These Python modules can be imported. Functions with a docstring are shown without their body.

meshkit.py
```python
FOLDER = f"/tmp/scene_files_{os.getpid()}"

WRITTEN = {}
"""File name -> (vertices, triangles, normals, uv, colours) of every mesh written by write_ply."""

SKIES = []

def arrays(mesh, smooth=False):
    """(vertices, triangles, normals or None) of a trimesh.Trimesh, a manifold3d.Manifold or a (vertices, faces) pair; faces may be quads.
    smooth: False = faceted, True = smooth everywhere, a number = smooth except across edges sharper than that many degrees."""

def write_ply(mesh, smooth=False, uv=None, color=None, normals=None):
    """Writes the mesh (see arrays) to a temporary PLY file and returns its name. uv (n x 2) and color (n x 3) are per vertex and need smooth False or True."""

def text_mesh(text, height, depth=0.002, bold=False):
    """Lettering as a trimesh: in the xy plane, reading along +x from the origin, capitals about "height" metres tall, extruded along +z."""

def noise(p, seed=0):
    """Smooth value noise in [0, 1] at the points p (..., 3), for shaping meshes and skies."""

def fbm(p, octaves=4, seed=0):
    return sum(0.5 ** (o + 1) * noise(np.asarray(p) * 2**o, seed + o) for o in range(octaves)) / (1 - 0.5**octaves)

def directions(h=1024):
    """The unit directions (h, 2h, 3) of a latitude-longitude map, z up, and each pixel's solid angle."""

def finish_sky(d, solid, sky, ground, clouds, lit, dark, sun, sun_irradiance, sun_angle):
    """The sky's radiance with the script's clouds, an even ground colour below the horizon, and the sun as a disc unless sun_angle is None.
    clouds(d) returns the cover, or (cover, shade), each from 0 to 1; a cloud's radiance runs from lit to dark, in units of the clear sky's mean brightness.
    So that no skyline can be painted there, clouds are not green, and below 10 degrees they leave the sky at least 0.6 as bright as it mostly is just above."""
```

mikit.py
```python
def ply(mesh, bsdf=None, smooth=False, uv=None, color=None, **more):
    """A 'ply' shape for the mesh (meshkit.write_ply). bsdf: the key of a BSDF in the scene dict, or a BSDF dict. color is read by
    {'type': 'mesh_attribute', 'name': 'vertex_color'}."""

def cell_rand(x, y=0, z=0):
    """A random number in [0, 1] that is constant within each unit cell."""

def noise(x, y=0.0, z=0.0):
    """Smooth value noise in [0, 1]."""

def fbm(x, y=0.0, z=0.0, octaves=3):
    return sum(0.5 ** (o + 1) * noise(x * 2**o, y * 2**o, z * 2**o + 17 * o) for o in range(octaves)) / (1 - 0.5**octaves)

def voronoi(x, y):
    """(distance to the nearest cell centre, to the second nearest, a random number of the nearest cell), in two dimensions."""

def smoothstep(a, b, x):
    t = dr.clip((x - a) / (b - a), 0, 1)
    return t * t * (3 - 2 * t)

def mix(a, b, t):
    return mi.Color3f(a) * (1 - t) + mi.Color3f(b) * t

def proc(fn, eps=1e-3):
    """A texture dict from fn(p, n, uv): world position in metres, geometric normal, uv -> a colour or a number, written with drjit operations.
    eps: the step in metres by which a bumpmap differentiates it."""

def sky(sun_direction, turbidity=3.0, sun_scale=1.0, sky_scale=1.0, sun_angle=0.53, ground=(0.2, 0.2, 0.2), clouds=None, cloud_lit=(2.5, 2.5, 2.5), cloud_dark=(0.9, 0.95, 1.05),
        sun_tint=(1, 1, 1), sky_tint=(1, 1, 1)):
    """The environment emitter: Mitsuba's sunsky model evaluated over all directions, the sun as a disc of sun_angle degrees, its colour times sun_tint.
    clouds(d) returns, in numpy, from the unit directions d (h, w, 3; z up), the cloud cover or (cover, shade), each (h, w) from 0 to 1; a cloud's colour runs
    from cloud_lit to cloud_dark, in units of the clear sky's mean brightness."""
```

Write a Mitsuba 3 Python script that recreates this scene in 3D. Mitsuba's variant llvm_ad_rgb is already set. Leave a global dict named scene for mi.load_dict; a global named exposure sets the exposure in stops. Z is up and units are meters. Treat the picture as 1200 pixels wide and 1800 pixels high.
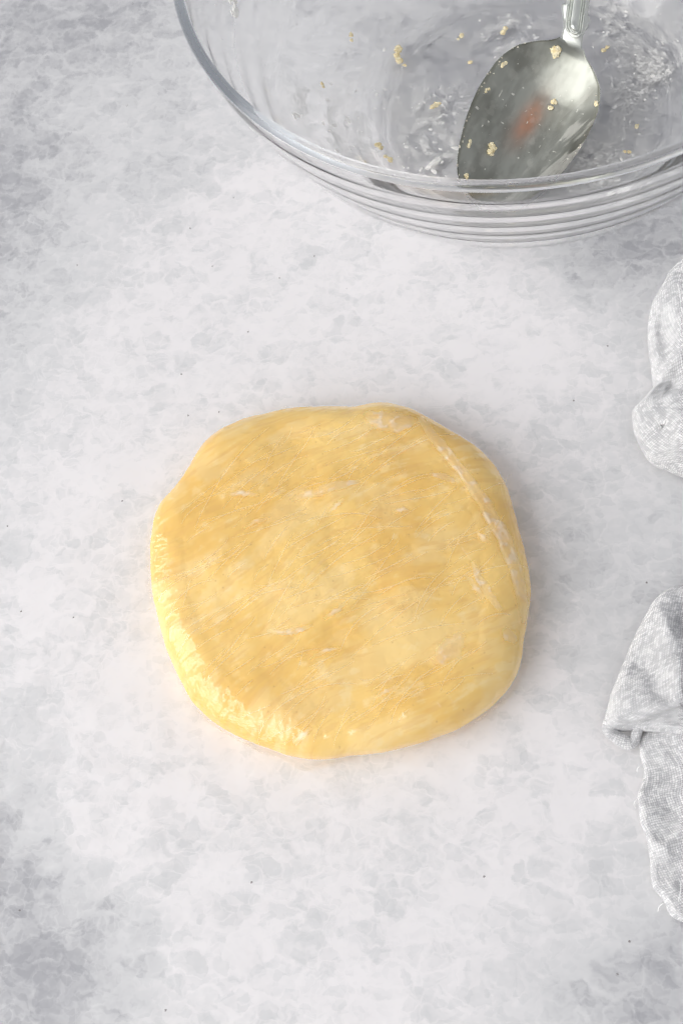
import math
import numpy as np, trimesh, drjit as dr, mitsuba as mi
import mikit, meshkit
from mikit import proc, noise, fbm, voronoi, smoothstep, mix, cell_rand
from scipy.interpolate import CubicSpline, LinearNDInterpolator, PchipInterpolator

T = mi.ScalarTransform4f
scene, labels = {}, {}
rng = np.random.default_rng(7)
CM = 0.01

# ------------------------------------------------------------------ camera
D, TX, TY, VF = 0.4415, 0.151, 0.472, 40.0
cdir = np.array([math.tan(TX), -math.tan(TY), 1.0]); cdir /= np.linalg.norm(cdir)
EYE = cdir * D
FWD = -cdir
RIGHT = np.cross(FWD, [0, 1, 0]); RIGHT /= np.linalg.norm(RIGHT)
UP = np.cross(RIGHT, FWD)
FPX = 900 / math.tan(math.radians(VF) / 2)
scene['camera'] = {'type': 'thinlens', 'fov': VF, 'fov_axis': 'y', 'aperture_radius': 0.0011, 'focus_distance': D - 0.012,
                   'to_world': T().look_at(origin=EYE.tolist(), target=[0, 0, 0], up=[0, 1, 0]), 'near_clip': 0.02, 'far_clip': 20.0}


def ray(px, py):
    d = FWD * FPX + RIGHT * (px - 600) - UP * (py - 900)
    return d / np.linalg.norm(d)


def at(px, py, z=0.0):
    """The point of the plane at height z that the photograph shows at this place."""
    d = ray(px, py)
    return EYE + d * ((z - EYE[2]) / d[2])


# ------------------------------------------------------------------ light
exposure = 0.36
# a large window with a diffusing curtain, to the left and a little in front of the table; the white room gives the rest
WIN_AZ, WIN_EL, WIN_D = math.radians(206), math.radians(34), 1.25
wpos = np.array([math.cos(WIN_AZ) * math.cos(WIN_EL), math.sin(WIN_AZ) * math.cos(WIN_EL), math.sin(WIN_EL)]) * WIN_D
scene['window_light'] = {'type': 'rectangle', 'to_world': T().look_at(origin=wpos.tolist(), target=[0, 0, 0], up=[0, 0, 1]) @ T().scale([0.78, 0.62, 1]),
                         'emitter': {'type': 'area', 'radiance': {'type': 'rgb', 'value': [3.0, 2.97, 2.94]}}}
labels['window_light'] = {'label': 'large bright window with a white curtain beside the table', 'category': 'window', 'kind': 'structure'}
scene['room_light'] = {'type': 'constant', 'radiance': {'type': 'rgb', 'value': [0.395, 0.40, 0.42]}}

# ------------------------------------------------------------------ helpers


def add(key, mesh, bsdf, smooth=True, label=None, category=None, group=None, kind=None, **more):
    scene[key] = mikit.ply(mesh, bsdf, smooth=smooth, **more)
    info = {k: v for k, v in dict(label=label, category=category, group=group, kind=kind).items() if v}
    if info:
        labels[key] = info


def thing(key, label, category, group=None):
    labels[key] = {'label': label, 'category': category, **({'group': group} if group else {})}


def grid_faces(nu, nv, wrap=False, flip=False):
    i, j = np.meshgrid(np.arange(nu - 1), np.arange(nv if wrap else nv - 1), indexing='ij')
    j2 = (j + 1) % nv
    a, b, c, d = i * nv + j, i * nv + j2, (i + 1) * nv + j2, (i + 1) * nv + j
    f = np.concatenate([np.stack([a, b, c], -1).reshape(-1, 3), np.stack([a, c, d], -1).reshape(-1, 3)])
    return f[:, ::-1] if flip else f


def nz(x, y, z=0.0, octaves=3, seed=0):
    x, y = np.broadcast_arrays(np.asarray(x, float), np.asarray(y, float))
    return meshkit.fbm(np.stack([x, y, np.zeros_like(x) + z], -1), octaves, seed)


def ridge(n):
    return 1 - np.abs(2 * n - 1)


def sstep(a, b, x):
    t = np.clip((x - a) / (b - a), 0, 1)
    return t * t * (3 - 2 * t)


def seg_dist(P, line):
    """(distance to the polyline, parameter 0..1 along it, signed side) of the 2-D points."""
    best, tt, sd = np.full(len(P), 9e9), np.zeros(len(P)), np.zeros(len(P))
    line = np.asarray(line)
    cum = np.concatenate([[0], np.cumsum(np.linalg.norm(np.diff(line, axis=0), axis=1))])
    for k in range(len(line) - 1):
        a, b = line[k], line[k + 1]
        ab = b - a
        t = np.clip(((P - a) @ ab) / (ab @ ab), 0, 1)
        q = P - a - t[:, None] * ab
        d = np.linalg.norm(q, axis=1)
        m = d < best
        best[m] = d[m]
        tt[m] = (cum[k] + t[m] * (cum[k + 1] - cum[k])) / cum[-1]
        sd[m] = np.sign(ab[0] * q[m, 1] - ab[1] * q[m, 0])
    return best, tt, sd


# ------------------------------------------------------------------ tabletop: a hand-painted mottled plaster board, edge vignette added to its colour
BL = [at(*p)[:2] * 100 for p in ((70, 1740), (10, 300), (120, 30), (1160, 1760), (1030, 930), (950, 150), (1150, 430), (1060, 1150), (20, 1480), (560, 20))]  # board greys, with corner vignette and shade under the bowl base painted in
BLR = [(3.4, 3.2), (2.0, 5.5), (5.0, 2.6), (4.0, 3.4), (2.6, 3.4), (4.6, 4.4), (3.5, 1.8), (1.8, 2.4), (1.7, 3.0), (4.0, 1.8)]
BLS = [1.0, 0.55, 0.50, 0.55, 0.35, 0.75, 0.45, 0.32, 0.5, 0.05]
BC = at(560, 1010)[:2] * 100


def table_color(p, n, uv):
    x, y = p.x * 100, p.y * 100
    wx, wy = fbm(x * 1.3, y * 1.3, 3.0, octaves=4) - 0.5, fbm(x * 1.3, y * 1.3, 9.0, octaves=4) - 0.5
    u, v = x + wx * 2.0, y + wy * 2.0
    zone = smoothstep(0.92, 1.45, dr.sqrt(dr.square((u - float(BC[0])) / 8.6) + dr.square((v - float(BC[1])) / 15.5))) * 0.50  # vignette towards the edges, painted into the board colour
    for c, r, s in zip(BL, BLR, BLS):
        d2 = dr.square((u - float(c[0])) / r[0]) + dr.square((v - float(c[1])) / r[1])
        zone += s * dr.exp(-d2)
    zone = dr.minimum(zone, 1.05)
    big = fbm(u * 0.45, v * 0.5, 21.0, octaves=4)
    # flat rounded flakes of paint in four sizes, paler filler between them
    a = x + wx * 0.55 + 0.20 * (fbm(x * 5, y * 5, 1.0, octaves=3) - 0.5)
    b = y + wy * 0.55 + 0.20 * (fbm(x * 5, y * 5, 6.0, octaves=3) - 0.5)
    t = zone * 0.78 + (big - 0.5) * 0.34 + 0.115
    for sx, sy, off, amp in ((0.85, 1.05, 3.0, 0.15), (1.5, 1.9, 11.0, 0.15), (2.7, 3.5, 19.0, 0.135), (5.0, 6.2, 27.0, 0.09)):
        v1, v2, vr = voronoi(a * sx + off, b * sy + off)
        soft = 0.10 + 0.22 * cell_rand(vr * 997.0, off)
        t += amp * (smoothstep(0.0, soft, v2 - v1 - 0.02) * smoothstep(0.30, 0.95, vr) - 0.36)
    vein = smoothstep(0.030, 0.0, dr.abs(fbm(u * 0.8, v * 0.9, 51.0, octaves=4) - 0.5)) * smoothstep(0.4, 0.6, big)
    t -= 0.08 * vein + 0.06 * smoothstep(0.60, 0.72, fbm(x * 2.6, y * 2.9, 71.0, octaves=3))
    t += 0.10 * (fbm(x * 7.0, y * 9.0, 15.0, octaves=3) - 0.5)
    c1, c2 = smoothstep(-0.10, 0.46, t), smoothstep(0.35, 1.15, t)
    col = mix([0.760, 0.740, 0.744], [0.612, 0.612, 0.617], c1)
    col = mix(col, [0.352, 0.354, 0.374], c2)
    s1, s2, sr = voronoi(x * 0.34 + 0.4, y * 0.34 + 0.1)
    return mix(col, [0.17, 0.15, 0.15], smoothstep(0.013, 0.007, s1 * (0.75 + 0.5 * fbm(x * 30, y * 30, 2.0, octaves=2))) * smoothstep(0.55, 0.6, sr) * 0.85)


def table_relief(p, n, uv):
    x, y = p.x * 100, p.y * 100
    return 0.00045 * fbm(x * 0.9, y * 1.1, 3.0, octaves=4) + 0.00010 * fbm(x * 9, y * 9, 2.0, octaves=3)


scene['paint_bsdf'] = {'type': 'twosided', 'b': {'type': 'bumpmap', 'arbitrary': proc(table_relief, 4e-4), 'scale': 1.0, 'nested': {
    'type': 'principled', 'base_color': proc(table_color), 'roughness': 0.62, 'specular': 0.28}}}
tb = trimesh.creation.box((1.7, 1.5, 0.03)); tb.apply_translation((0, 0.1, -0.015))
add('tabletop', tb, 'paint_bsdf', False, 'pale grey tabletop with mottled plaster paint, darker grey at its corners with vignette painted in', 'tabletop', kind='structure')

# ------------------------------------------------------------------ dough disc in cling film
OUT = [(679, 703), (728, 715), (778, 742), (822, 769), (868, 812), (894, 871), (909, 920), (922, 970), (928, 1022), (922, 1087), (916, 1131), (912, 1172),
       (899, 1202), (880, 1227), (833, 1262), (769, 1289), (687, 1314), (600, 1328), (556, 1330), (505, 1325), (460, 1308), (413, 1287), (378, 1266), (346, 1240),
       (326, 1211), (305, 1169), (285, 1117), (268, 1052), (264, 1000), (266, 950), (272, 905), (283, 880), (308, 850), (332, 812), (352, 780), (375, 757), (425, 734), (465, 722), (512, 713),
       (556, 711), (620, 712), (650, 705)]
H_D = 0.0175
ow = np.array([at(x, y, 0.0105 if y < 850 else (0.0075 if y > 1150 else 0.009)) for x, y in OUT])[:, :2]
DC = ow.mean(0)
oa, orr = np.arctan2(*(ow - DC).T[::-1]), np.linalg.norm(ow - DC, axis=1)
k = np.argsort(oa); oa, orr = oa[k], orr[k]
oa3 = np.concatenate([oa - 2 * np.pi, oa, oa + 2 * np.pi]); or3 = np.tile(orr, 3)
r_of = PchipInterpolator(oa3, or3)


def dough_grid(na, n_top, film):
    """Radial grid from the middle of the top over the edge to the table; rows of (na) points."""
    ang = np.linspace(-np.pi, np.pi, na, endpoint=False)
    R = r_of(ang)
    R = R + 0.0009 * (nz(np.cos(ang) * 5, np.sin(ang) * 5, 2.0, 3, 61) - 0.5)
    R = np.real(np.fft.ifft(np.fft.fft(R) * np.exp(-(np.fft.fftfreq(na) * na / 60.0) ** 2)))
    er = 0.0125                                            # the edge's rounding, radially
    s = np.concatenate([np.linspace(0.0, 1, n_top)[:-1], 1 + np.linspace(0, 1, 70)])
    rows = []
    for q in s:
        if q < 1:
            rho = (R - er) * q
            z = H_D * (0.90 + 0.10 * (1 - q ** 2.6)) + 0 * R
            side = np.zeros(na)
        else:
            phi = (q - 1) * math.radians(158)
            rho = R - er + er * math.sin(phi) if phi < math.pi / 2 else R - 0.42 * er * (1 - math.sin(phi))
            zm = H_D * 0.90
            zc = 0.0068
            z = (zc + (zm - zc) * math.cos(phi) if phi < math.pi / 2 else zc + zc * 1.08 * math.cos(phi)) + 0 * R
            side = np.full(na, q - 1)
        rows.append(np.stack([DC[0] + rho * np.cos(ang), DC[1] + rho * np.sin(ang), z, np.full(na, q), side], -1))
    return np.array(rows), ang


def dough_bumps(P):
    x, y = P[:, 0] * 100, P[:, 1] * 100
    b = 0.0020 * (nz(x * 0.42, y * 0.42, 1.0, 3, 3) - 0.5) + 0.00045 * (nz(x * 1.5, y * 1.5, 2.0, 3, 4) - 0.5) + 0.00012 * (nz(x * 6, y * 6, 3.0, 2, 5) - 0.5)
    return b


DEN = [((530, 900), 0.5, 0.5), ((655, 1050), 0.55, 0.7), ((500, 770), 1.5, 0.9), ((860, 1165), 1.0, 0.5)]   # shallow dents pressed by fingers
CREASES = [  # polylines of sharp film creases, in photograph coordinates, height in mm, width in mm
    ([(770, 903), (800, 945), (830, 985), (856, 1035), (878, 1068)], 0.55, 0.5), ([(800, 840), (824, 892), (845, 915), (863, 940)], 0.5, 0.45),
    ([(735, 722), (765, 775), (800, 820), (835, 870), (870, 930), (895, 985), (915, 1060)], 0.6, 0.6),
    ([(762, 740), (800, 800), (850, 870), (890, 930), (908, 985), (922, 1050)], 0.45, 0.5),
    ([(820, 1180), (838, 1208)], 0.5, 0.5), ([(820, 1180), (862, 1176), (905, 1192)], 0.45, 0.45), ([(820, 1180), (803, 1158), (812, 1135)], 0.45, 0.45), ([(822, 1182), (816, 1216)], 0.5, 0.5),
    ([(340, 1050), (362, 1028), (400, 1010)], 0.4, 0.5), ([(485, 968), (505, 945), (535, 925)], 0.4, 0.5), ([(560, 880), (600, 865), (660, 845), (740, 838)], 0.4, 0.5),
    ([(540, 920), (585, 895), (610, 870), (660, 800)], 0.4, 0.4), ([(600, 1110), (690, 1080), (780, 1055), (850, 1040)], 0.3, 0.45), ([(640, 1280), (665, 1240), (700, 1205), (760, 1180)], 0.35, 0.6),
    ([(450, 1190), (490, 1165), (540, 1150)], 0.3, 0.6), ([(410, 860), (460, 866), (520, 872)], 0.35, 0.7), ([(770, 1150), (830, 1100), (915, 1085)], 0.35, 0.5), ([(640, 835), (690, 815), (770, 805), (830, 830)], 0.3, 0.5)]
CREASES_W = [(np.array([at(x, y, 0.0172)[:2] for x, y in l]), h * 1e-3, w * 1e-3) for l, h, w in CREASES]
SMEAR = [(at(x, y, 0.017)[:2] * 100, w) for (x, y), w in (((540, 870), 1.0), ((600, 900), 0.8), ((500, 1000), 0.5), ((560, 1080), 0.9))]


def film_wrinkles(P, side):
    x, y = P[:, 0] * 100, P[:, 1] * 100
    th = np.radians(27 + 34 * (nz(x * 0.16, y * 0.16, 4.0, 2, 11) - 0.5) + 10 * np.clip(-x / 5, -1, 1))
    a, c = x * np.cos(th) + y * np.sin(th), -x * np.sin(th) + y * np.cos(th)
    m = sstep(0.42, 0.62, nz(x * 0.55, y * 0.55, 6.0, 2, 12))
    m2 = sstep(0.40, 0.66, nz(x * 0.8, y * 0.8, 8.0, 2, 22))
    w = 0.00020 * m * ridge(nz(a * 0.30, c * 2.6, 1.0, 2, 13)) ** 3
    w += 0.00012 * m2 * ridge(nz(a * 0.5, c * 6.5, 2.0, 2, 14)) ** 3
    cr = ridge(nz(x * 1.9, y * 1.9, 5.0, 3, 15)) ** 4
    w += 0.00008 * cr * sstep(0.45, 0.65, nz(x * 0.6, y * 0.6, 7.0, 2, 16))
    # the film is bunched up where it turns down over the edge
    e = sstep(0.12, 0.5, side)
    ang = np.arctan2(P[:, 1] - DC[1], P[:, 0] - DC[0]) * 6.5
    wet = sstep(0.45, 0.6, nz(np.cos(ang / 6.5) * 2.2, np.sin(ang / 6.5) * 2.2, 3.0, 2, 19))
    w += e * (0.00050 * ridge(nz(ang * 2.2, side * 3 + nz(x * 2, y * 2, 1.0, 2, 17) * 2.5, 2.0, 3, 18)) ** 3) * (0.35 + 0.65 * wet)
    w += sstep(0.02, 0.3, side) * wet * (0.00048 * ridge(nz(ang * 1.3 + 3 * side, side * 8 + nz(x * 1.5, y * 1.5, 2.0, 2, 27) * 5, 3.0, 2, 25)) ** 4 + 0.00034 * ridge(nz(ang * 7 + nz(side * 3, ang, 1.0, 2, 33) * 1.5, side * 2.0, 8.0, 2, 34)) ** 4 + 0.00020 * ridge(nz(ang * 5, side * 14 + nz(x * 3, y * 3, 2.0, 2, 28) * 4, 5.0, 2, 26)) ** 3)
    for line, h, wd in CREASES_W:
        d, t, _ = seg_dist(P[:, :2], line)
        w += h * 0.5 * np.exp(-(d / (0.7 * wd)) ** 2) * (4 * t * (1 - t)) ** 0.4
    return w


def dough_mesh(na, n_top, film):
    G, ang = dough_grid(na, n_top, film)
    nr = len(G)
    P, side = G[..., :3].reshape(-1, 3).copy(), G[..., 4].reshape(-1)
    fc = grid_faces(nr, na, True, flip=False)
    b = dough_bumps(P)
    for (px, py), r, dep in DEN:
        c = at(px, py, 0.017)[:2]
        b -= dep * 1e-3 * np.exp(-np.sum((P[:, :2] - c) ** 2, 1) / (r * 0.01) ** 2)
    keep = 1 - sstep(0.80, 1.0, side)
    N = trimesh.Trimesh(P, fc, process=False).vertex_normals
    if N[nr // 4 * na, 2] < 0:
        fc, N = fc[:, ::-1], -N
    P += N * (b * (1 - 0.6 * sstep(0.5, 1, side)))[:, None]
    if film:
        P += N * (0.00012 + film_wrinkles(P, side) * (0.3 + 0.7 * keep))[:, None]
        # skirt: loose film lying on the table for a few millimetres, in places
        a2 = np.arctan2(P[:, 1] - DC[1], P[:, 0] - DC[0])
        loose = np.zeros(len(P))
        for px, py, wdt, amt in ((535, 1335, 0.17, 3.6), (470, 1318, 0.10, 1.6), (905, 1205, 0.13, 2.6), (775, 1292, 0.05, 1.8), (790, 742, 0.10, 1.5), (300, 1180, 0.15, 1.6), (268, 1040, 0.12, 1.0), (430, 1300, 0.1, 1.0)):
            c = at(px, py)[:2] - DC
            da = np.angle(np.exp(1j * (a2 - math.atan2(c[1], c[0]))))
            loose += amt * 1e-3 * np.exp(-(da / wdt) ** 2)
        loose *= 0.55 + 0.9 * nz(np.cos(a2) * 7, np.sin(a2) * 7, 1.0, 2, 31)
        out = np.stack([np.cos(a2), np.sin(a2)], -1)
        P[:, :2] += out * (loose * sstep(0.62, 0.95, side))[:, None]
    P[:, 2] = np.maximum(P[:, 2], 0.00025 if film else 0.0002)
    v = P
    return trimesh.Trimesh(v, fc, process=False)


def dough_color(p, n, uv):
    x, y = p.x * 100, p.y * 100
    a = fbm(x * 0.5, y * 0.6, 2.0, octaves=3)
    c, s = math.cos(math.radians(27)), math.sin(math.radians(27))
    al, ac = x * c + y * s + 0.8 * (fbm(x * 0.5, y * 0.5, 12.0, octaves=2) - 0.5), y * c - x * s + 2.2 * (fbm(x * 0.25, y * 0.25, 14.0, octaves=2) - 0.5)
    st = fbm(al * 0.8 + a, ac * 5.5 + a * 3, 4.0, octaves=4)
    f = fbm(x * 3.2, y * 3.2, 6.0, octaves=4)
    col = mix([0.800, 0.512, 0.138], [0.872, 0.612, 0.208], smoothstep(0.3, 0.7, a * 0.75 + st * 0.25))
    col = mix(col, [0.920, 0.745, 0.415], smoothstep(0.56, 0.74, f * 0.55 + st * 0.45) * 0.38)     # butter flecks, plus film haze over trapped air painted in
    col = mix(col, [0.905, 0.720, 0.390], smoothstep(0.54, 0.70, fbm(al * 0.7 + 5, ac * 1.3 + 3, 18.0, octaves=4)) * 0.28)  # pale film haze over air gaps, put into the dough colour
    col = mix(col, [0.74, 0.44, 0.135], smoothstep(0.58, 0.72, fbm(al * 1.2 + 9, ac * 6.0, 8.0, octaves=4)) * 0.28)
    d1, d2, r = voronoi(x * 2.1, y * 2.1)
    col = mix(col, [0.50, 0.29, 0.11], smoothstep(0.09, 0.02, d1) * smoothstep(0.80, 0.9, r) * 0.35)   # small brown specks
    return col


scene['dough_bsdf'] = {'type': 'principled', 'base_color': proc(dough_color), 'roughness': 0.5, 'specular': 0.25, 'flatness': 0.3} if False else {
    'type': 'principled', 'base_color': proc(dough_color), 'roughness': 0.48, 'specular': 0.3}
scene['film_bsdf'] = {'type': 'thindielectric', 'int_ior': 1.38}
thing('dough_disc', 'flat round disc of yellow dough wrapped in wrinkled clear cling film', 'dough')
add('dough_disc__dough', dough_mesh(480, 170, False), 'dough_bsdf', True)
film = dough_mesh(960, 330, True)
add('dough_disc__cling_film', film, 'film_bsdf', True)

# double layers of film: where it overlaps itself it is less clear
fv = film.vertices
topv = fv[(film.vertex_normals[:, 2] > 0.25)][::3]
film_z = LinearNDInterpolator(topv[:, :2], topv[:, 2])


def fold_cover(seed, lo, hi, base, rim_=0.18):
    def fn(p, n, uv):
        x, y = p.x * 100, p.y * 100
        edge = smoothstep(0.0, rim_, uv.y) * smoothstep(1.0, 1 - rim_, uv.y) * smoothstep(0.0, rim_, uv.x) * smoothstep(1.0, 1 - rim_, uv.x)
        w = fbm(x * 5.5 + seed, y * 5.5, 2.0, octaves=3)
        return dr.clip((base + 0.40 * smoothstep(lo, hi, w)) * edge, 0, 0.9)
    return fn


scene['fold_bsdf'] = {'type': 'mask', 'opacity': proc(fold_cover(0.0, 0.48, 0.72, 0.12)), 'b': {'type': 'twosided', 'b': {'type': 'principled', 'base_color': {'type': 'rgb', 'value': [0.84, 0.78, 0.64]}, 'roughness': 0.25, 'specular': 0.6}}}


def ribbon(line, widths, seed, jit=0.5, up=0.00035):
    P = np.array([at(x, y, 0.0172)[:2] for x, y in line])
    t = np.concatenate([[0], np.cumsum(np.linalg.norm(np.diff(P, axis=0), axis=1))])
    n = max(8, int(t[-1] / 0.0006))
    cs = CubicSpline(t / t[-1], P)
    u = np.linspace(0, 1, n)
    c, d = cs(u), cs(u, 1)
    d /= np.linalg.norm(d, axis=1, keepdims=True)
    nn = np.stack([-d[:, 1], d[:, 0]], -1)
    wd = np.interp(u, np.linspace(0, 1, len(widths)), widths) * 1e-3
    v = np.linspace(-1, 1, 13)
    XY = c[:, None] + nn[:, None] * (wd[:, None] * (v[None] + jit * (nz(u * 18, u * 0, seed, 2, 5)[:, None] - 0.5)))[..., None]
    z = film_z(XY)
    bad = np.isnan(z)
    z[bad] = 0.012
    z = z + up + (0.00025 if jit else 0.00005) * nz(XY[..., 0] * 500, XY[..., 1] * 500, seed, 2, 9)
    V = np.concatenate([XY, z[..., None]], -1).reshape(-1, 3)
    U, W = np.meshgrid(u, v / 2 + 0.5, indexing='ij')
    return trimesh.Trimesh(V, grid_faces(n, 13), process=False), np.stack([U, W], -1).reshape(-1, 2)


for i, (ln, wd) in enumerate([
        ([(735, 720), (770, 775), (815, 835), (858, 895), (893, 960), (912, 1020), (922, 1080)], (1.0, 1.9, 1.6, 2.2, 2.4, 2.0, 1.2)),
        ([(640, 722), (672, 736), (705, 738), (728, 728)], (1.0, 3.6, 4.2, 1.6)),
        ([(765, 1165), (790, 1142), (812, 1112)], (1.6, 3.6, 1.0)),
        ([(830, 985), (850, 1030), (880, 1070)], (0.6, 1.6, 0.8)),
        ([(515, 878), (545, 870), (590, 858), (635, 848)], (0.6, 1.5, 1.7, 0.5)),
        ([(885, 1100), (895, 1110), (905, 1118)], (0.8, 2.2, 0.8)),
        ([(755, 835), (785, 840), (800, 848)], (0.5, 1.3, 0.6)),
        ([(480, 1112), (520, 1110), (550, 1100)], (0.5, 1.1, 0.4))]):
    m, uv = ribbon(ln, wd, float(i))
    add('dough_disc__film_fold' + (f'_{i:03d}' if i else ''), m, 'fold_bsdf', True, uv=uv)

# white glints painted as pale ribbons over air pockets under the film
scene['glint_bsdf'] = {'type': 'mask', 'opacity': proc(fold_cover(4.0, 0.36, 0.64, 0.15, 0.46)), 'b': {'type': 'twosided', 'b': {'type': 'principled', 'base_color': {'type': 'rgb', 'value': [0.94, 0.87, 0.69]}, 'roughness': 0.2, 'specular': 0.8}}}
for i, (ln, wd) in enumerate([
        ([(512, 880), (535, 872), (560, 868), (600, 852)], (0.7, 1.7, 1.3, 0.4)), ([(578, 905), (592, 892), (604, 880)], (0.3, 0.9, 0.3)), ([(640, 812), (655, 802), (672, 797)], (0.3, 0.8, 0.4)),
        ([(570, 1090), (592, 1075), (610, 1062)], (0.4, 1.0, 0.4)), ([(470, 1108), (500, 1110), (528, 1100)], (0.4, 0.9, 0.3)), ([(395, 870), (425, 868), (455, 873)], (0.5, 1.3, 0.5)),
        ([(690, 905), (705, 898), (720, 902)], (0.4, 1.0, 0.4)), ([(838, 930), (850, 945), (862, 952)], (0.3, 1.2, 0.4)), 
        ([(545, 1160), (570, 1146), (600, 1140)], (0.3, 0.8, 0.3)), ([(430, 930), (450, 918), (475, 912)], (0.3, 0.9, 0.3)), ([(660, 1225), (680, 1212), (705, 1205)], (0.3, 0.8, 0.3)),
        ([(815, 1010), (835, 1030), (850, 1058)], (0.3, 1.2, 0.5)), ([(512, 1300), (530, 1285), (545, 1275)], (0.3, 1.0, 0.4))]):
    m, uv = ribbon(ln, wd, 60.0 + i, 1.0)
    add('dough_disc__painted_glint' + (f'_{i:03d}' if i else ''), m, 'glint_bsdf', True, uv=uv)

# many hair-fine creases of the film, too many to count
hair, huv, o = [], [], 0
for i in range(190):
    a0 = math.radians(rng.normal(30, 13) + (25 if rng.random() < 0.2 else 0)); rr, aa = math.sqrt(rng.random()) * 285, rng.uniform(0, 2 * math.pi)
    cx, cy = 598 + rr * math.cos(aa) * 1.03, 1015 + rr * math.sin(aa) * 0.95
    ln_ = rng.uniform(14, 70) * (1.6 if rng.random() < 0.15 else 1); bow = rng.normal(0, 0.13) * ln_
    c_, s_ = math.cos(a0), math.sin(a0)
    pts = [(cx + q_ * ln_ * c_ + (1 - q_ * q_) * bow * s_, cy - q_ * ln_ * s_ + (1 - q_ * q_) * bow * c_) for q_ in (-1, -0.4, 0.3, 1)]
    m, uv = ribbon(pts, np.array([0.05, 0.17, 0.22, 0.05]) * rng.uniform(0.4, 1.1), 20.0 + i, 0.0, 0.00055)
    hair.append(m); huv.append(uv)
scene['crease_bsdf'] = {'type': 'mask', 'opacity': 0.17, 'b': {'type': 'twosided', 'b': {'type': 'principled', 'base_color': {'type': 'rgb', 'value': [0.93, 0.82, 0.58]}, 'roughness': 0.25, 'specular': 0.6}}}
vs, fs, o = [], [], 0
for m in hair:
    vs.append(np.array(m.vertices)); fs.append(np.array(m.faces) + o); o += len(m.vertices)
add('dough_disc__film_creases', trimesh.Trimesh(np.vstack(vs), np.vstack(fs), process=False), 'crease_bsdf', True, uv=np.vstack(huv), kind='stuff')

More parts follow.
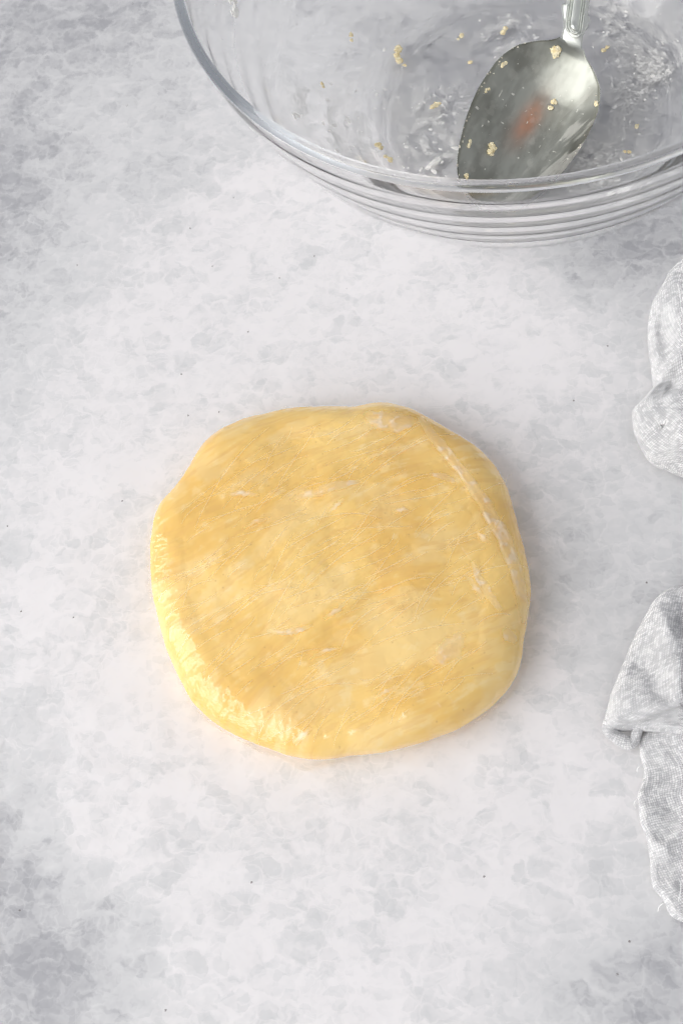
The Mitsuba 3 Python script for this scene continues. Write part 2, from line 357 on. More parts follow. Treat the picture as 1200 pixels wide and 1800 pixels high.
# ------------------------------------------------------------------ glass bowl
BX, BY = 0.06625, 0.15346
thing('mixing_bowl', 'clear ribbed glass mixing bowl with flour smears inside it', 'bowl')
prof = np.array([(0.0, 0.0042), (2.0, 0.0042), (4.9, 0.0044), (5.45, 0.0062), (6.05, 0.0112), (6.85, 0.0188), (7.6, 0.0268), (8.26, 0.0352), (8.9, 0.0478), (9.55, 0.0610), (10.02, 0.0730), (10.28, 0.0820), (10.36, 0.0872)]) * [0.01, 1]
tq = np.concatenate([[0], np.cumsum(np.linalg.norm(np.diff(prof, axis=0), axis=1))])
inner_c = PchipInterpolator(tq, prof)
q = np.linspace(0, tq[-1], 420)
inner = inner_c(q)
dn = np.gradient(inner, axis=0); dn /= np.linalg.norm(dn, axis=1, keepdims=True)
onorm = np.stack([dn[:, 1], -dn[:, 0]], -1)                 # outward (away from the bowl's inside)
RIB_H = 0.00034
RIBS = np.array([0.0775, 0.0685, 0.0595, 0.0500, 0.0405, 0.0310, 0.0225])
rz = inner[:, 1]
NS = 360


def revolve(pr, ns=NS):
    a = np.linspace(0, 2 * np.pi, ns, endpoint=False)
    V = np.stack([BX + pr[:, :1] * np.cos(a), BY + pr[:, :1] * np.sin(a), pr[:, 1:] + 0 * a], -1).reshape(-1, 3)
    return trimesh.Trimesh(V, grid_faces(len(pr), ns, True), process=False)


def ring_solid(pr):
    """A closed ring from a closed profile (the last point joins the first)."""
    m = revolve(np.vstack([pr, pr[:1]]))
    m.merge_vertices()
    if m.volume < 0:
        m.invert()
    return m


scene['glass_bsdf'] = {'type': 'dielectric', 'int_ior': 1.42}
scene['rim_bsdf'] = {'type': 'dielectric', 'int_ior': 1.5}
ribs = sum((RIB_H if h > 0.035 else 0.00010) * np.exp(-((rz - h) / 0.0026) ** 2) for h in RIBS)                 # soft rings pressed into the outside
thick = (0.0016 + 0.0021 * sstep(0.020, 0.004, rz))
outer = inner + onorm * (thick + ribs)[:, None]
low = inner[:, 0] < 0.0492
outer[low, 1] = 0.0009 + 0 * outer[low, 1]                 # the bottom is a shallow hollow inside a foot ring
outer[:, 1] = np.maximum(outer[:, 1] - 0.0003 * np.exp(-((outer[:, 0] - 0.0512) / 0.0022) ** 2), 0.0003)
full = np.vstack([inner, outer[::-1]])
full[0, 0] = full[-1, 0] = 1e-5
gl = revolve(full)
if gl.volume < 0:
    gl.invert()
add('mixing_bowl__glass', gl, 'glass_bsdf', 50)
wall = (inner + outer) / 2
lip_in, lip_out = inner[-1] + dn[-1] * 0.00006 - onorm[-1] * 0.00005, outer[-1] + dn[-1] * 0.00006 + onorm[-1] * 0.00005
scene['lip_blocker_bsdf'] = {'type': 'twosided', 'b': {'type': 'diffuse', 'reflectance': {'type': 'rgb', 'value': [0.47, 0.50, 0.53]}}}
add('mixing_bowl__lip_blocker', revolve(np.array([lip_in + (lip_out - lip_in) * f for f in np.linspace(0, 1, 5)])), 'lip_blocker_bsdf', True)     # opaque ring added to hide the dark wall end seen through the rim
mid = wall[-1] + dn[-1] * 0.0019
ra = np.linspace(0, 2 * np.pi, 49)[:-1]
rim = mid + 0.00175 * np.cos(ra)[:, None] * onorm[-1] + 0.0017 * np.sin(ra)[:, None] * dn[-1]
add('mixing_bowl__rim', ring_solid(rim), 'rim_bsdf', True)

r_in, z_in = inner[:, 0], inner[:, 1]


def on_bowl(px, py):
    """Where the ray of this pixel meets the bowl's inside, and the normal there (towards the inside)."""
    d = ray(px, py)
    t = np.linspace(0.2, 0.8, 6001)
    P = EYE + t[:, None] * d
    rr = np.hypot(P[:, 0] - BX, P[:, 1] - BY)
    zs = np.interp(rr, r_in, z_in)
    ins = (rr < r_in[-1]) & (P[:, 2] < z_in[-1])
    below = ins & (P[:, 2] < zs)
    enter = np.argmax(ins & (P[:, 2] > zs))
    kk = enter + np.argmax(below[enter:])
    p = P[kk]
    r = np.hypot(p[0] - BX, p[1] - BY)
    j = min(np.searchsorted(r_in, r), len(r_in) - 1)
    nn = -onorm[j]
    e = np.array([p[0] - BX, p[1] - BY]) / max(r, 1e-9)
    return p, np.array([e[0] * nn[0], e[1] * nn[0], nn[1]])


# flour smeared over the inside: a dusty film, a fraction of a millimetre above the glass
fl = revolve(np.stack([inner[:330, 0] - 0.00008, inner[:330, 1] + 0.00012], -1)[2:], 300)
SM = [(on_bowl(x, y)[0] * 100, r, s) for x, y, r, s in ((590, 230, 1.3, 1.0), (545, 190, 0.9, 0.8), (720, 300, 1.2, 1.0), (760, 200, 1.2, 0.5), (1150, 95, 1.0, 0.5), (1075, 40, 1.2, 0.5), (1160, 130, 0.8, 0.9), (1050, 290, 1.4, 0.7), (760, 290, 1.0, 0.7), (640, 170, 1.0, 0.4), (900, 70, 1.2, 0.45), (690, 60, 1.2, 0.25), (1090, 180, 1.2, 0.35))]


def flour_cover(p, n, uv):
    x, y, z = p.x * 100, p.y * 100, p.z * 100
    zone = mi.Float(0.06)
    for c, r, s in SM:
        zone += 1.5 * s * dr.exp(-(dr.square(x - float(c[0])) + dr.square(y - float(c[1])) + dr.square(z - float(c[2]))) / (r * r))
    ang = dr.atan2(y - BY * 100, x - BX * 100)
    st = fbm(ang * 2.2 + z * 0.8, z * 3.4 + dr.sqrt(dr.square(x - BX * 100) + dr.square(y - BY * 100)) * 1.6, 3.0, octaves=4)
    f = fbm(x * 4.0, y * 4.0, z * 4.0, octaves=4)
    g = fbm(x * 14.0, y * 14.0, z * 14.0, octaves=2)
    cov = dr.minimum(zone, 1.15) * smoothstep(0.42, 0.56, st * 0.55 + f * 0.45) * (0.35 + 0.65 * smoothstep(0.4, 0.65, g))
    dots = smoothstep(0.735, 0.80, fbm(x * 7.0, y * 7.0, z * 7.0, octaves=2)) * dr.minimum(zone * 1.6 + 0.1, 1)
    return dr.clip(cov * 0.85 + dots * 0.85, 0, 0.92)


scene['flour_bsdf'] = {'type': 'mask', 'opacity': proc(flour_cover), 'b': {'type': 'twosided', 'b': {'type': 'diffuse', 'reflectance': {'type': 'rgb', 'value': [0.86, 0.85, 0.82]}}}}
add('mixing_bowl__flour_film', fl, 'flour_bsdf', True, 'white flour dust smeared over the inside of the glass', kind='stuff')

# specks and flakes of flour stuck to the glass, too many to count
g = np.random.default_rng(21)
sphere1 = trimesh.creation.icosphere(subdivisions=2)
specks = []
for cx, cy, sx, sy, nn, big_ in ((740, 220, 60, 45, 46, 1.0), (700, 270, 35, 30, 26, 1.0), (790, 290, 35, 22, 26, 1.3), (580, 225, 22, 40, 22, 1.2), (520, 190, 14, 18, 7, 1.6), (470, 70, 60, 60, 9, 0.8), (780, 120, 60, 50, 22, 0.9), (1085, 290, 60, 16, 26, 1.1), (1140, 110, 25, 45, 26, 0.9), (1080, 40, 45, 25, 16, 1.2), (880, 60, 70, 25, 14, 0.8), (1100, 200, 45, 50, 14, 0.7), (405, 18, 3, 10, 5, 1.6), (640, 210, 25, 60, 16, 1.1)):
    for _ in range(nn):
        p, n = on_bowl(float(np.clip(g.normal(cx, sx), 330, 1260)), float(np.clip(g.normal(cy, sy), -40, 318)))
        t1 = np.cross(n, g.normal(size=3)); t1 /= np.linalg.norm(t1); t2 = np.cross(n, t1)
        r = big_ * 0.00020 * math.exp(g.normal(0, 0.55))
        v = sphere1.vertices * (1 + 1.1 * (meshkit.fbm(sphere1.vertices * 1.7 + g.uniform(0, 90), 2, 3) - 0.5))[:, None]
        P = p + r * (v[:, :1] * t1 * g.uniform(1, 2.6) + v[:, 1:2] * t2 + (v[:, 2:] * 0.45 + 0.25) * n)
        specks.append(trimesh.Trimesh(P, sphere1.faces, process=False))
scene['flour_grain_bsdf'] = {'type': 'twosided', 'b': {'type': 'diffuse', 'reflectance': {'type': 'rgb', 'value': [0.92, 0.91, 0.87]}}}
add('mixing_bowl__flour_specks', trimesh.util.concatenate(specks), 'flour_grain_bsdf', True, 'white flour specks stuck to the inside of the glass', kind='stuff')

# ------------------------------------------------------------------ spoon
NECK, TIP = at(1004, 76, 0.034), at(844, 365, 0.0120)
ax = TIP - NECK; L = np.linalg.norm(ax); ax /= L
wdir = np.cross(cdir * 0.7 + np.array([0, 0, 0.3]), ax); wdir /= np.linalg.norm(wdir)
if wdir @ RIGHT < 0:
    wdir = -wdir
nrm = np.cross(ax, wdir)
if nrm[2] < 0:
    nrm = -nrm
SC = np.linalg.norm(NECK * 0.5 + TIP * 0.5 - EYE) / FPX       # metres per photograph pixel at the spoon
wf = PchipInterpolator([0, 0.033, 0.078, 0.156, 0.30, 0.447, 0.58, 0.72, 0.85, 0.92, 0.965, 0.99, 1.0], np.array([23, 32, 54, 80, 97, 100, 96, 86, 71, 56, 37, 20, 0.5]) * SC)
dp = PchipInterpolator([0, 0.05, 0.12, 0.3, 0.45, 0.65, 0.85, 1.0], np.array([0.3, 0.9, 3.4, 8.2, 9.4, 8.2, 4.4, 0.4]) * 1e-3)


def spoon_blade(nu=190, nv=121):
    u = (1 - np.cos(np.linspace(0, np.pi, nu))) / 2
    v = np.sin(np.linspace(-np.pi / 2, np.pi / 2, nv))
    U, V = np.meshgrid(u, v, indexing='ij')
    W = wf(U)
    dip = dp(U) * (1 - np.abs(V) ** 2.15)
    curve = -0.004 * (U - 0.5) ** 2 * 4 + 0.0035                # the blade's edge is gently bowed lengthwise
    lip = 0.00035 * np.exp(-((1 - np.abs(V)) / 0.035) ** 2)
    Z = -dip + curve * 0.5 + lip
    top = NECK + ax * (U * L)[..., None] + wdir * (V * W)[..., None] + nrm * Z[..., None]
    bot = NECK + ax * (U * L)[..., None] + wdir * (V * (W - 0.0001))[..., None] + nrm * (Z - 0.0013 * (1 - 0.35 * V ** 8))[..., None]
    return top, bot


def shell(top, bot):
    nu, nv = top.shape[:2]
    n = nu * nv
    V = np.vstack([top.reshape(-1, 3), bot.reshape(-1, 3)])
    F = [grid_faces(nu, nv), grid_faces(nu, nv)[:, ::-1] + n]
    loop = np.concatenate([np.arange(nv), nv - 1 + nv * np.arange(1, nu), (nu - 1) * nv + np.arange(nv - 2, -1, -1), nv * np.arange(nu - 2, 0, -1)])
    l2 = np.roll(loop, -1)
    F += [np.stack([loop, loop + n, l2 + n], -1), np.stack([loop, l2 + n, l2], -1)]
    m = trimesh.Trimesh(V, np.vstack(F), process=False)
    if m.volume < 0:
        m.invert()
    return m


btop, bbot = spoon_blade()


def worn(p):
    q = mi.Vector3f(p.x - float(NECK[0]), p.y - float(NECK[1]), p.z - float(NECK[2]))
    a = dr.dot(q, mi.Vector3f(*map(float, ax))) * 100
    b = dr.dot(q, mi.Vector3f(*map(float, wdir))) * 100
    return a, b


def dirt(p):
    a, b = worn(p)
    edge = fbm(a * 3.0, b * 3.0, 2.0, octaves=4)
    rgt = smoothstep(0.75, 1.35, b + a * 0.12 - 0.25) * smoothstep(0.6, 1.6, a)
    st = fbm((a * 0.34 + b) * 6.5, (a - b * 0.3) * 1.0, 7.0, octaves=4)
    sm = smoothstep(0.46, 0.66, st) * rgt
    mid = smoothstep(0.60, 0.74, edge) * smoothstep(0.3, 1.0, a) * 0.12
    dots = smoothstep(0.85, 0.88, fbm(a * 9.0, b * 9.0, 5.0, octaves=2)) * smoothstep(0.5, 1.5, a)
    return dr.clip(sm * 0.40 + mid + dots * 0.8, 0, 0.9)


def spoon_color(p, n, uv):
    a, b = worn(p)
    base = mix([0.42, 0.43, 0.385], [0.28, 0.285, 0.25], smoothstep(0.35, 0.7, fbm(a * 0.9, b * 1.6, 1.0, octaves=4)))
    tar = smoothstep(0.42, 0.75, fbm(a * 0.9, b * 3.2, 11.0, octaves=5)) * smoothstep(-0.2, 0.8, a)
    base = mix(base, [0.19, 0.185, 0.16], tar * 0.30)
    base = mix(base, [0.66, 0.68, 0.64], smoothstep(0.15, -0.15, a))
    orange = dr.exp(-dr.square((a - 2.75 + b * 0.3) / 0.75) - dr.square((b + 0.12) / 0.33)) * (0.65 + 0.7 * fbm(a * 5, b * 5, 3.0, octaves=3))  # orange patch in the middle of the blade
    return mix(base, [0.74, 0.33, 0.19], dr.clip(orange * 0.62, 0, 0.7))


def spoon_rough(p, n, uv):
    a, b = worn(p)
    return 0.30 + 0.10 * smoothstep(-1.2, -0.4, a) + 0.07 * fbm(a * 1.2, b * 7.0, 3.0, octaves=3)


def spoon_relief(p, n, uv):
    a, b = worn(p)
    return 0.000022 * fbm(a * 1.6, b * 14.0, 3.0, octaves=3) + 0.000014 * fbm(a * 20, b * 20, 1.0, octaves=2)


scene['metal_bsdf'] = {'type': 'blendbsdf', 'weight': proc(lambda p, n, uv: dirt(p)),
                       'a': {'type': 'twosided', 'b': {'type': 'principled', 'base_color': proc(spoon_color), 'metallic': 1.0, 'roughness': proc(spoon_rough), 'specular': 0.5}},
                       'b': {'type': 'twosided', 'b': {'type': 'diffuse', 'reflectance': {'type': 'rgb', 'value': [0.66, 0.65, 0.60]}}}}
thing('spoon', 'old tarnished silver spoon with patterned handle lying in the glass bowl', 'spoon')
add('spoon__blade', shell(btop, bbot), 'metal_bsdf', 40, 'worn spoon blade with an orange patch and crumbs of dough')

# handle: rises from the neck to rest on the back rim
hdir = -ax * 1.0
aim = at(1012, -60, 0.0) * 0
HL = 0.105


def spoon_handle(nu=420, nv=101):
    u = np.linspace(-0.0012, HL, nu)
    v = np.linspace(-1, 1, nv)
    hw = PchipInterpolator(np.array([-4, 0, 3, 5, 7, 9, 10.6, 11.0, 12, 18, 40, 70, 95, 103, 105]) * 1e-3, np.array([3.9, 3.9, 3.7, 3.9, 4.6, 5.2, 5.35, 4.5, 4.3, 4.3, 4.9, 6.4, 8.2, 6.5, 2.0]) * 1e-3)
    hu = hw(u)
    U, V = np.meshgrid(u, v, indexing='ij')
    X = V * hu[:, None]                                       # metres across
    um = U * 1000                                             # mm along
    xm = X * 1000
    # raised panel with two beads on each side, closed by a round end above the neck
    end = 3.4
    half = 1.75 + 0.005 * np.maximum(um - 10, 0)
    d_end = np.where(um < end + half, np.hypot(xm, np.minimum(um - end - half, 0)), np.abs(xm))
    e = d_end - half
    bead = lambda c, w: np.exp(-((e - c) / w) ** 2)
    inside = sstep(0.15, -0.5, e)
    fade = sstep(0.6, 4.0, um)
    Z = 0.45 * inside * (1 - (xm / 2.6) ** 2 * 0.7) + 0.50 * bead(0.45, 0.30) + 0.40 * bead(1.25, 0.30) - 0.30 * bead(-0.15, 0.2) - 0.25 * bead(0.85, 0.18)
    heart = np.exp(-((um - end - 1.5) / 1.1) ** 2 - (xm / (1.2 - 0.18 * np.clip(um - end - 1.5, -2, 2))) ** 2)
    Z += 0.55 * heart
    Z = (Z * fade - 1.0 * sstep(4.0, -1.2, um)) * 1e-3 + 0.0010 * (1 - V ** 2) * (0.4 + 0.6 * fade)
    bend = 0.0008 + 0.0045 * sstep(0.0, 0.018, U) * 0 + 0.010 * (U / HL) ** 2 * 0
    step = sstep(0.85, 1.0, np.abs(V))
    top = NECK + hdir * U[..., None] + wdir * X[..., None] + nrm * (Z - 0.0006 * step + 0.0002)[..., None]
    bot = NECK + hdir * U[..., None] + wdir * (X * 0.985)[..., None] + nrm * (-0.0016 - 0.0005 * sstep(2.5, -1.2, um) - 0.0006 * (1 - V ** 2) + 0 * Z)[..., None]
    return top, bot


# turn the handle a little so that it leans as in the photograph and clears the rim
h_to = at(1014, -70, 0.0)
dtop = ray(1017, -20)
P1 = EYE + dtop * np.linalg.norm(NECK - EYE)
side_dir = P1 - NECK
lean = (side_dir @ wdir) / max(-(side_dir @ ax), 1e-6)
hdir = -ax + wdir * lean + nrm * 0.10
hdir /= np.linalg.norm(hdir)
ht, hb = spoon_handle()
add('spoon__handle', shell(ht, hb), 'metal_bsdf', 40)

# ------------------------------------------------------------------ crumbs of dough
scene['crumb_bsdf'] = {'type': 'principled', 'base_color': proc(lambda p, n, uv: mix([0.83, 0.70, 0.41], [0.87, 0.79, 0.56], smoothstep(0.35, 0.65, fbm(p.x * 900, p.y * 900, p.z * 900, octaves=2)))), 'roughness': 0.6, 'specular': 0.3}


def crumb(p, n, size, stretch, seed, spin=0.0, flat=0.6):
    g = np.random.default_rng(seed)
    lumps = []
    for j in range(4):
        s = trimesh.creation.icosphere(subdivisions=3)
        v = s.vertices
        v = v * (1 + 1.5 * (meshkit.fbm(v * 1.6 + seed * 7.1 + j, 3, seed) - 0.5) + 0.9 * (meshkit.fbm(v * 4.5 + seed, 2, seed + 3) - 0.5))[:, None]
        v = v * g.uniform(0.42, 0.72) + [g.uniform(-0.75, 0.75) * stretch, g.uniform(-0.5, 0.5), g.uniform(-0.1, 0.25)]
        lumps.append(trimesh.Trimesh(v * [1.0, 1, flat], s.faces, process=False))
    m = trimesh.util.concatenate(lumps)
    v = m.vertices
    c, sn = math.cos(spin), math.sin(spin)
    v = v @ np.array([[c, sn, 0], [-sn, c, 0], [0, 0, 1]])
    t1 = RIGHT - n * (RIGHT @ n); t1 /= np.linalg.norm(t1)
    t2 = np.cross(n, t1)
    P = p + size * (v[:, :1] * t1 + v[:, 1:2] * t2 + (v[:, 2:] + flat * 0.35) * n)
    return trimesh.Trimesh(P, m.faces, process=False)


def name(base, i):
    return base if i == 0 else f'{base}_{i:03d}'


BOWL_CRUMBS = [  # px, py, size mm, stretch, spin, label
    (699, 97, 1.75, 1.5, 1.9, 'biggest golden dough crumb stuck on the glass left of the spoon'),
    (617, 66, 1.0, 2.6, 2.0, 'thin pale yellow dough shred high on the left glass wall'),
    (888, 53, 1.15, 2.3, 0.9, 'forked dough shred on the bowl floor just left of the spoon handle'),
    (826, 112, 0.8, 1.3, 0.2, 'small pale dough crumb on the bowl floor between shred and spoon blade'),
    (806, 68, 0.95, 2.3, 0.7, 'pale smeared dough flake near the back of the bowl floor, left of the forked shred'),
    (765, 186, 1.1, 1.6, 0.1, 'flat pale dough smear in the middle of the bowl floor'),
    (667, 260, 1.15, 1.6, 2.2, 'upper of two yellow dough crumbs low on the front left glass'),
    (683, 281, 1.1, 1.6, 2.6, 'lower of two yellow dough crumbs low on the front left glass'),
    (567, 151, 0.7, 1.5, 2.0, 'tiny yellow crumb on the left glass wall among flour streaks'),
    (1064, 88, 0.85, 2.0, 0.6, 'pale dough shred on the glass right of the spoon blade'),
    (1117, 223, 0.75, 1.3, 1.2, 'upper small tan crumb on the right side of the bowl floor'),
    (1100, 267, 0.8, 1.6, 0.1, 'lower small tan crumb on the right, just above the front rim'),
    (708, 116, 0.6, 1.6, 0.1, 'little pale fleck below the biggest golden crumb')]
for i, (px, py, sz, stt, sp, lb) in enumerate(BOWL_CRUMBS):
    p, n = on_bowl(px, py)
    add(name('dough_crumb', i), crumb(p, n, sz * 1.2e-3, stt, i + 1, sp), 'crumb_bsdf', True, lb, 'crumb', 'dough crumbs left in the bowl')

sp_v = btop.reshape(-1, 3); sp_n = trimesh.Trimesh(sp_v, grid_faces(*btop.shape[:2]), process=False).vertex_normals


def on_spoon(px, py):
    d = ray(px, py)
    q = sp_v - EYE
    k = np.argmin(np.linalg.norm(np.cross(q, d), axis=1))
    n = sp_n[k]
    return sp_v[k], n if n @ d < 0 else -n


SPOON_CRUMBS = [
    (982, 87, 1.5, 1.2, 0.4, 'yellow crumb at the top of the spoon blade below the handle'),
    (860, 266, 1.35, 1.5, 0.9, 'yellow crumb in the lower left hollow of the spoon'),
    (899, 327, 1.15, 1.2, 1.4, 'yellow crumb at the bottom of the spoon by the glass rim'),
    (971, 185, 1.0, 1.8, 1.1, 'pale crumb in the middle right of the spoon blade'),
    (1047, 182, 0.6, 1.3, 1.4, 'small pale crumb on the right edge of the spoon'),
    (883, 114, 0.75, 1.6, 0.8, 'pale crumb on the upper left edge of the spoon'),
    (856, 158, 0.65, 1.9, 1.1, 'pale crumb halfway down the left edge of the spoon'),
    (825, 250, 0.7, 2.2, 1.5, 'long pale crumb on the lower left edge of the spoon'),
    (818, 312, 0.7, 2.2, 1.5, 'lowest pale crumb on the left edge of the spoon')]
for i, (px, py, sz, stt, sp, lb) in enumerate(SPOON_CRUMBS):
    p, n = on_spoon(px, py)
    add(name('spoon_crumb', i), crumb(p, n, sz * 1.2e-3, stt, i + 31, sp), 'crumb_bsdf', True, lb, 'crumb', 'dough crumbs on the spoon')

# flour and crumb grains along the spoon's edges, too small to count
gv = trimesh.creation.icosphere(subdivisions=1)
gr2 = []
for i in range(55):
    u = rng.uniform(0.06, 0.98); s_ = -1 if rng.random() < 0.55 else 1
    v = float(np.clip(s_ * (1 - abs(rng.normal(0, 0.035))), -0.995, 0.995))
    iu, iv = int((np.arccos(1 - 2 * u)) / np.pi * (btop.shape[0] - 1)), int((np.arcsin(v) + np.pi / 2) / np.pi * (btop.shape[1] - 1))
    g = gv.copy()
    g.vertices = g.vertices * rng.uniform(0.08, 0.26) * 1e-3 * rng.uniform(0.7, 1.3, (len(g.vertices), 1)) * rng.uniform(0.8, 1.5, (1, 3)) + sp_v[iu * btop.shape[1] + iv]
    gr2.append(g)
scene['grain_bsdf'] = {'type': 'diffuse', 'reflectance': {'type': 'rgb', 'value': [0.78, 0.74, 0.63]}}
add('spoon__flour_grains', trimesh.util.concatenate(gr2), 'grain_bsdf', False, 'flour grains clinging to the edges of the spoon', kind='stuff')

# ------------------------------------------------------------------ linen towel
thing('linen_towel', 'crumpled pale grey linen towel lying at the right edge of the table', 'towel')


def weave(p, n, uv):
    a = uv.x + 0.0011 * (fbm(uv.x * 130, uv.y * 130, 1.0, octaves=3) - 0.5)      # metres along the cloth
    b = uv.y + 0.0011 * (fbm(uv.x * 130, uv.y * 130, 7.0, octaves=3) - 0.5)
    a, b = a * 0.97 + b * 0.24, b * 0.97 - a * 0.24
    k = 1 / 0.00066
    ia, ib = a * k, b * k
    ra, rb = cell_rand(ia, 3.0), cell_rand(ib, 5.0)                                # each yarn has its own thickness and tone
    over = dr.sin(ia * math.pi) * dr.sin(ib * math.pi)
    tone = 0.5 * noise(ib * 0.55, ra * 99) + 0.5 * noise(ia * 0.55, rb * 99)
    return over, tone, dr.abs(dr.sin(ia * math.pi)) * dr.abs(dr.sin(ib * math.pi))


def towel_relief(p, n, uv):
    o, t, h = weave(p, n, uv)
    return 0.00023 * h * (0.3 + 1.2 * t) + 0.00005 * o + 0.00008 * fbm(p.x * 2200, p.y * 2200, p.z * 2200, octaves=2)


def towel_color(p, n, uv):
    o, t, h = weave(p, n, uv)
    w = fbm(p.x * 150, p.y * 150, 3.0, octaves=3)
    col = mix([0.56, 0.56, 0.568], [0.81, 0.807, 0.805], smoothstep(0.3, 0.7, t + 0.18 * (w - 0.5)))
    return col * (0.60 + 0.40 * smoothstep(0.02, 0.42, h))


scene['linen_bsdf'] = {'type': 'twosided', 'b': {'type': 'bumpmap', 'arbitrary': proc(towel_relief, 1.2e-4), 'scale': 1.0, 'nested': {
    'type': 'principled', 'base_color': proc(towel_color), 'roughness': 0.9, 'specular': 0.15, 'sheen': 0.5}}}


def cloth(edge_px, zc, radius, lift, folds, reach=0.075, seed=1, fb=0.004, inner_dir=(1.0, 0.0), nu=None):
    """A layer of cloth: its visible edge runs along edge_px (photograph, at height zc) and turns under with the given radius; it goes on to the right."""
    E_ = np.array([at(x, y, zc)[:2] for x, y in edge_px])
    t = np.concatenate([[0], np.cumsum(np.linalg.norm(np.diff(E_, axis=0), axis=1))])
    n = int(t[-1] / 0.0007)
    u = np.linspace(0, t[-1], n)
    c = PchipInterpolator(t, E_)(u)
    # rows to the right: straight chords to a line further right
    y0, y1 = c[0, 1], c[-1, 1]
    far = np.stack([np.full(n, c[:, 0].max() + reach), np.linspace(y0, y1, n)], -1)
    dist = far - c
    ln = np.linalg.norm(dist, axis=1, keepdims=True)
    dist = dist / ln
    w = np.concatenate([np.linspace(-1, 0, 16)[:-1] , np.linspace(0, 1, 16)[:-1]])   # under and over the rounded edge
    arc_d = radius * (1 - np.cos(w * np.pi / 2)); arc_z = radius * np.sin(w * np.pi / 2)
    flat = np.linspace(0, 1, 100)
    P, UV = [], []
    for a_d, a_z, a_w in zip(arc_d, arc_z, w):
        P.append(np.concatenate([c + dist * a_d, np.full((n, 1), a_z)], 1)); UV.append(np.stack([u, np.full(n, a_w * radius * 1.57)], -1))
    for f in flat:
        dd = radius + f * (np.minimum(ln, reach) - radius)
        P.append(np.concatenate([c + dist * dd, np.full((n, 1), radius)], 1)); UV.append(np.stack([u, dd[:, 0] + radius * 0.57], -1))
    P, UV = np.array(P), np.array(UV)
    nr = len(P)
    V = P.reshape(-1, 3)
    wgt = np.concatenate([np.zeros(15), sstep(0, 1.2, w[15:]), sstep(0, 1.2, 1 + flat)])[:, None] * np.ones(n)
    wgt = wgt.reshape(-1)
    x, y = V[:, 0] * 100, V[:, 1] * 100
    dz = lift * sstep(0, 0.02, (UV[..., 1].reshape(-1))) + fb * wgt * (nz(x * 0.55, y * 0.45, seed, 3, seed) - 0.42) * 1.6 + 0.0016 * wgt * (nz(x * 1.6, y * 1.3, seed + 2, 2, seed + 1) - 0.5) + 0.0006 * wgt * ridge(nz(x * 1.3 + y * 0.5, y * 0.9, seed + 4, 2, seed + 6)) ** 3
    for line, h, wd in folds:
        lw = np.array([at(a, b, zc + radius)[:2] for a, b in line])
        d, tt, sd = seg_dist(V[:, :2], lw)
        dz += wgt * h * np.exp(-(d / wd) ** 2) * (0.25 + 0.75 * (4 * tt * (1 - tt)) ** 0.5)
    z = V[:, 2] + zc
    V = V.copy()
    V[:, 2] = np.maximum(z + dz, 0.0004 + 0.0002 * nz(x * 3, y * 3, 1.0, 2, 3))
    # an uneven edge
    V[:, :2] += 0.0006 * np.stack([nz(x * 2.6, y * 2.6, 1.0, 3, 41) - 0.5, nz(x * 2.6, y * 2.6, 5.0, 3, 42) - 0.5], -1)
    f = grid_faces(nr, n)
    m = trimesh.Trimesh(V, f, process=False)
    return m, UV.reshape(-1, 2)


layers = [
    cloth([(1330, 430), (1260, 448), (1200, 466), (1178, 479), (1164, 501), (1144, 539), (1137, 601), (1144, 650), (1147, 688), (1129, 706), (1109, 732), (1113, 757), (1127, 792), (1144, 812), (1169, 823), (1200, 837), (1260, 858), (1340, 880)],
          0.0042, 0.0038, 0.009, [([(1128, 712), (1160, 672), (1200, 642), (1250, 610)], 0.0040, 0.0020), ([(1170, 690), (1200, 700), (1230, 690)], -0.0050, 0.0050), ([(1163, 760), (1166, 764)], -0.0028, 0.0016),
                          ([(1160, 560), (1170, 620), (1168, 650)], -0.0030, 0.0028), ([(1150, 740), (1190, 770), (1230, 830)], 0.002, 0.0030)], seed=3),
    cloth([(1330, 1010), (1250, 1024), (1200, 1034), (1169, 1042), (1148, 1058), (1138, 1075), (1114, 1120), (1093, 1171), (1072, 1223), (1064, 1254), (1061, 1276), (1075, 1284), (1110, 1281), (1150, 1284), (1200, 1290), (1260, 1296), (1340, 1300)],
          0.0070, 0.0030, 0.007, [([(1150, 1075), (1165, 1110), (1180, 1150)], 0.003, 0.003), ([(1185, 1108), (1200, 1112), (1230, 1115)], -0.0045, 0.0030), ([(1195, 1170), (1190, 1230), (1196, 1270)], 0.0028, 0.0025),
                          ([(1110, 1170), (1130, 1180), (1150, 1160)], -0.0018, 0.003), ([(1150, 1190), (1160, 1250)], -0.0022, 0.0030)], seed=8),
    cloth([(1340, 1240), (1220, 1262), (1140, 1280), (1122, 1305), (1124, 1322), (1131, 1350), (1129, 1375), (1120, 1402), (1124, 1440), (1138, 1481), (1143, 1540), (1148, 1560), (1165, 1585), (1179, 1612), (1200, 1622), (1260, 1640), (1340, 1660)],
          0.0020, 0.0017, 0.0035, [([(1140, 1480), (1170, 1490), (1200, 1460), (1240, 1450)], 0.0018, 0.0016), ([(1165, 1400), (1190, 1430)], -0.0015, 0.004), ([(1180, 1540), (1185, 1580)], 0.0008, 0.0014)], seed=12, fb=0.003)]
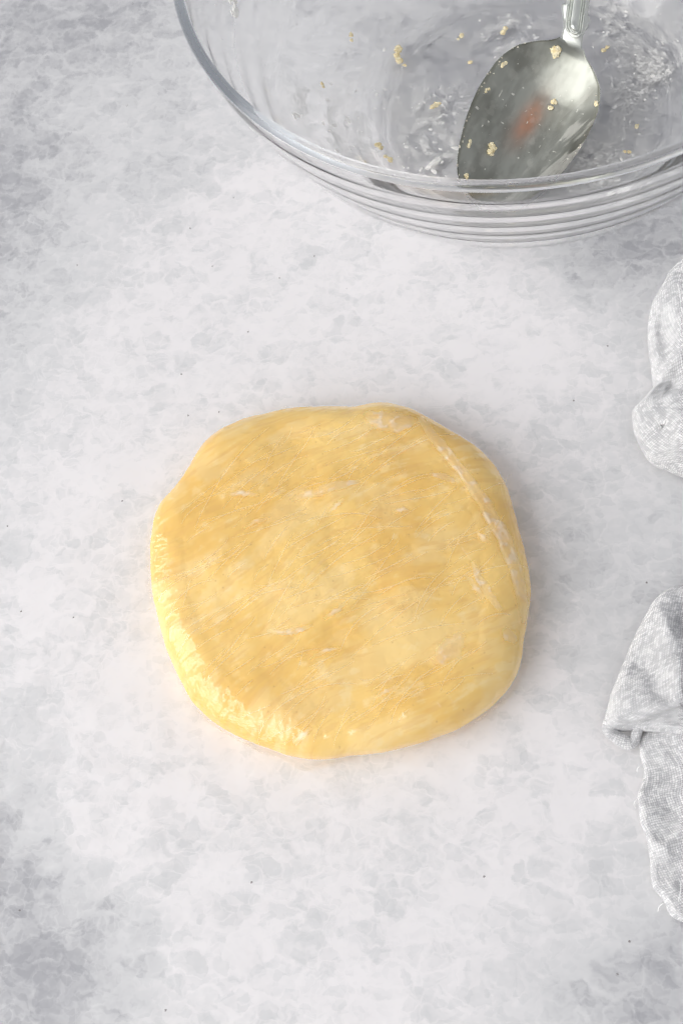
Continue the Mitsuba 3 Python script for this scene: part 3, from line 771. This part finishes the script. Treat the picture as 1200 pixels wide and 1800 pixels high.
# the rolled corner of the hem under the second layer
cl = np.array([at(x, y, z) for x, y, z in ((1105, 1258, 0.0085), (1082, 1264, 0.0085), (1071, 1274, 0.0075), (1073, 1287, 0.0060), (1088, 1299, 0.0048), (1104, 1306, 0.0042), (1114, 1300, 0.0046), (1120, 1284, 0.0060), (1135, 1268, 0.0070))])
tt = np.linspace(0, 1, 90); cc = CubicSpline(np.linspace(0, 1, len(cl)), cl)(tt); dd = np.gradient(cc, axis=0); dd /= np.linalg.norm(dd, axis=1, keepdims=True)
s1 = np.cross(dd, [0, 0, 1.0]); s1 /= np.linalg.norm(s1, axis=1, keepdims=True); s2 = np.cross(s1, dd)
ang = np.linspace(0, 2 * np.pi, 40, endpoint=False)
rad = ((0.0019 + 0.0012 * (nz(tt * 7, tt * 0, 2.0, 2, 7) - 0.5)) * (0.25 + 0.75 * np.sin(np.pi * np.clip(tt, 0, 1)) ** 0.5))[:, None, None]
rv = cc[:, None] + rad * (np.cos(ang)[None, :, None] * s1[:, None] + np.sin(ang)[None, :, None] * s2[:, None])
rv[..., 2] = np.maximum(rv[..., 2], 0.0005)
roll = trimesh.Trimesh(rv.reshape(-1, 3), grid_faces(90, 40, True), process=False)
ruv = np.stack(np.meshgrid(tt * 0.02, ang * 0.002, indexing='ij'), -1).reshape(-1, 2)
layers.append((roll, ruv))
tow = trimesh.util.concatenate([m for m, _ in layers]) if False else None
vs, fs, us, o = [], [], [], 0
for m, uv in layers:
    vs.append(np.array(m.vertices)); fs.append(np.array(m.faces) + o); us.append(uv); o += len(m.vertices)
add('linen_towel__cloth', trimesh.Trimesh(np.vstack(vs), np.vstack(fs), process=False), 'linen_bsdf', True, uv=np.vstack(us))

# loose threads along its edge
scene['thread_bsdf'] = {'type': 'twosided', 'b': {'type': 'diffuse', 'reflectance': {'type': 'rgb', 'value': [0.84, 0.84, 0.83]}}}
for i, pts in enumerate([((1194, 1548, 0.0078), (1196, 1562, 0.0088), (1191, 1585, 0.0080)), ((1176, 1458, 0.0075), (1186, 1466, 0.0095), (1200, 1462, 0.0080)),
                         ((1119, 1405, 0.003), (1114, 1412, 0.0025), (1116, 1420, 0.0012)), ((1165, 1588, 0.003), (1158, 1594, 0.0022), (1156, 1602, 0.0010)), ((1127, 1345, 0.003), (1121, 1349, 0.003), (1119, 1356, 0.0015))]):
    p_ = CubicSpline([0, 0.5, 1], np.array([at(*q) for q in pts]))(np.linspace(0, 1, 24))
    d_ = np.gradient(p_, axis=0); d_ /= np.linalg.norm(d_, axis=1, keepdims=True)
    e1 = np.cross(d_, [0.3, 0.2, 1.0]); e1 /= np.linalg.norm(e1, axis=1, keepdims=True); e2 = np.cross(e1, d_)
    an = np.linspace(0, 2 * np.pi, 8, endpoint=False)
    tube = p_[:, None] + 0.00013 * (np.cos(an)[None, :, None] * e1[:, None] + np.sin(an)[None, :, None] * e2[:, None])
    add('linen_towel__loose_thread' + (f'_{i:03d}' if i else ''), trimesh.Trimesh(tube.reshape(-1, 3), grid_faces(24, 8, True), process=False), 'thread_bsdf', True)
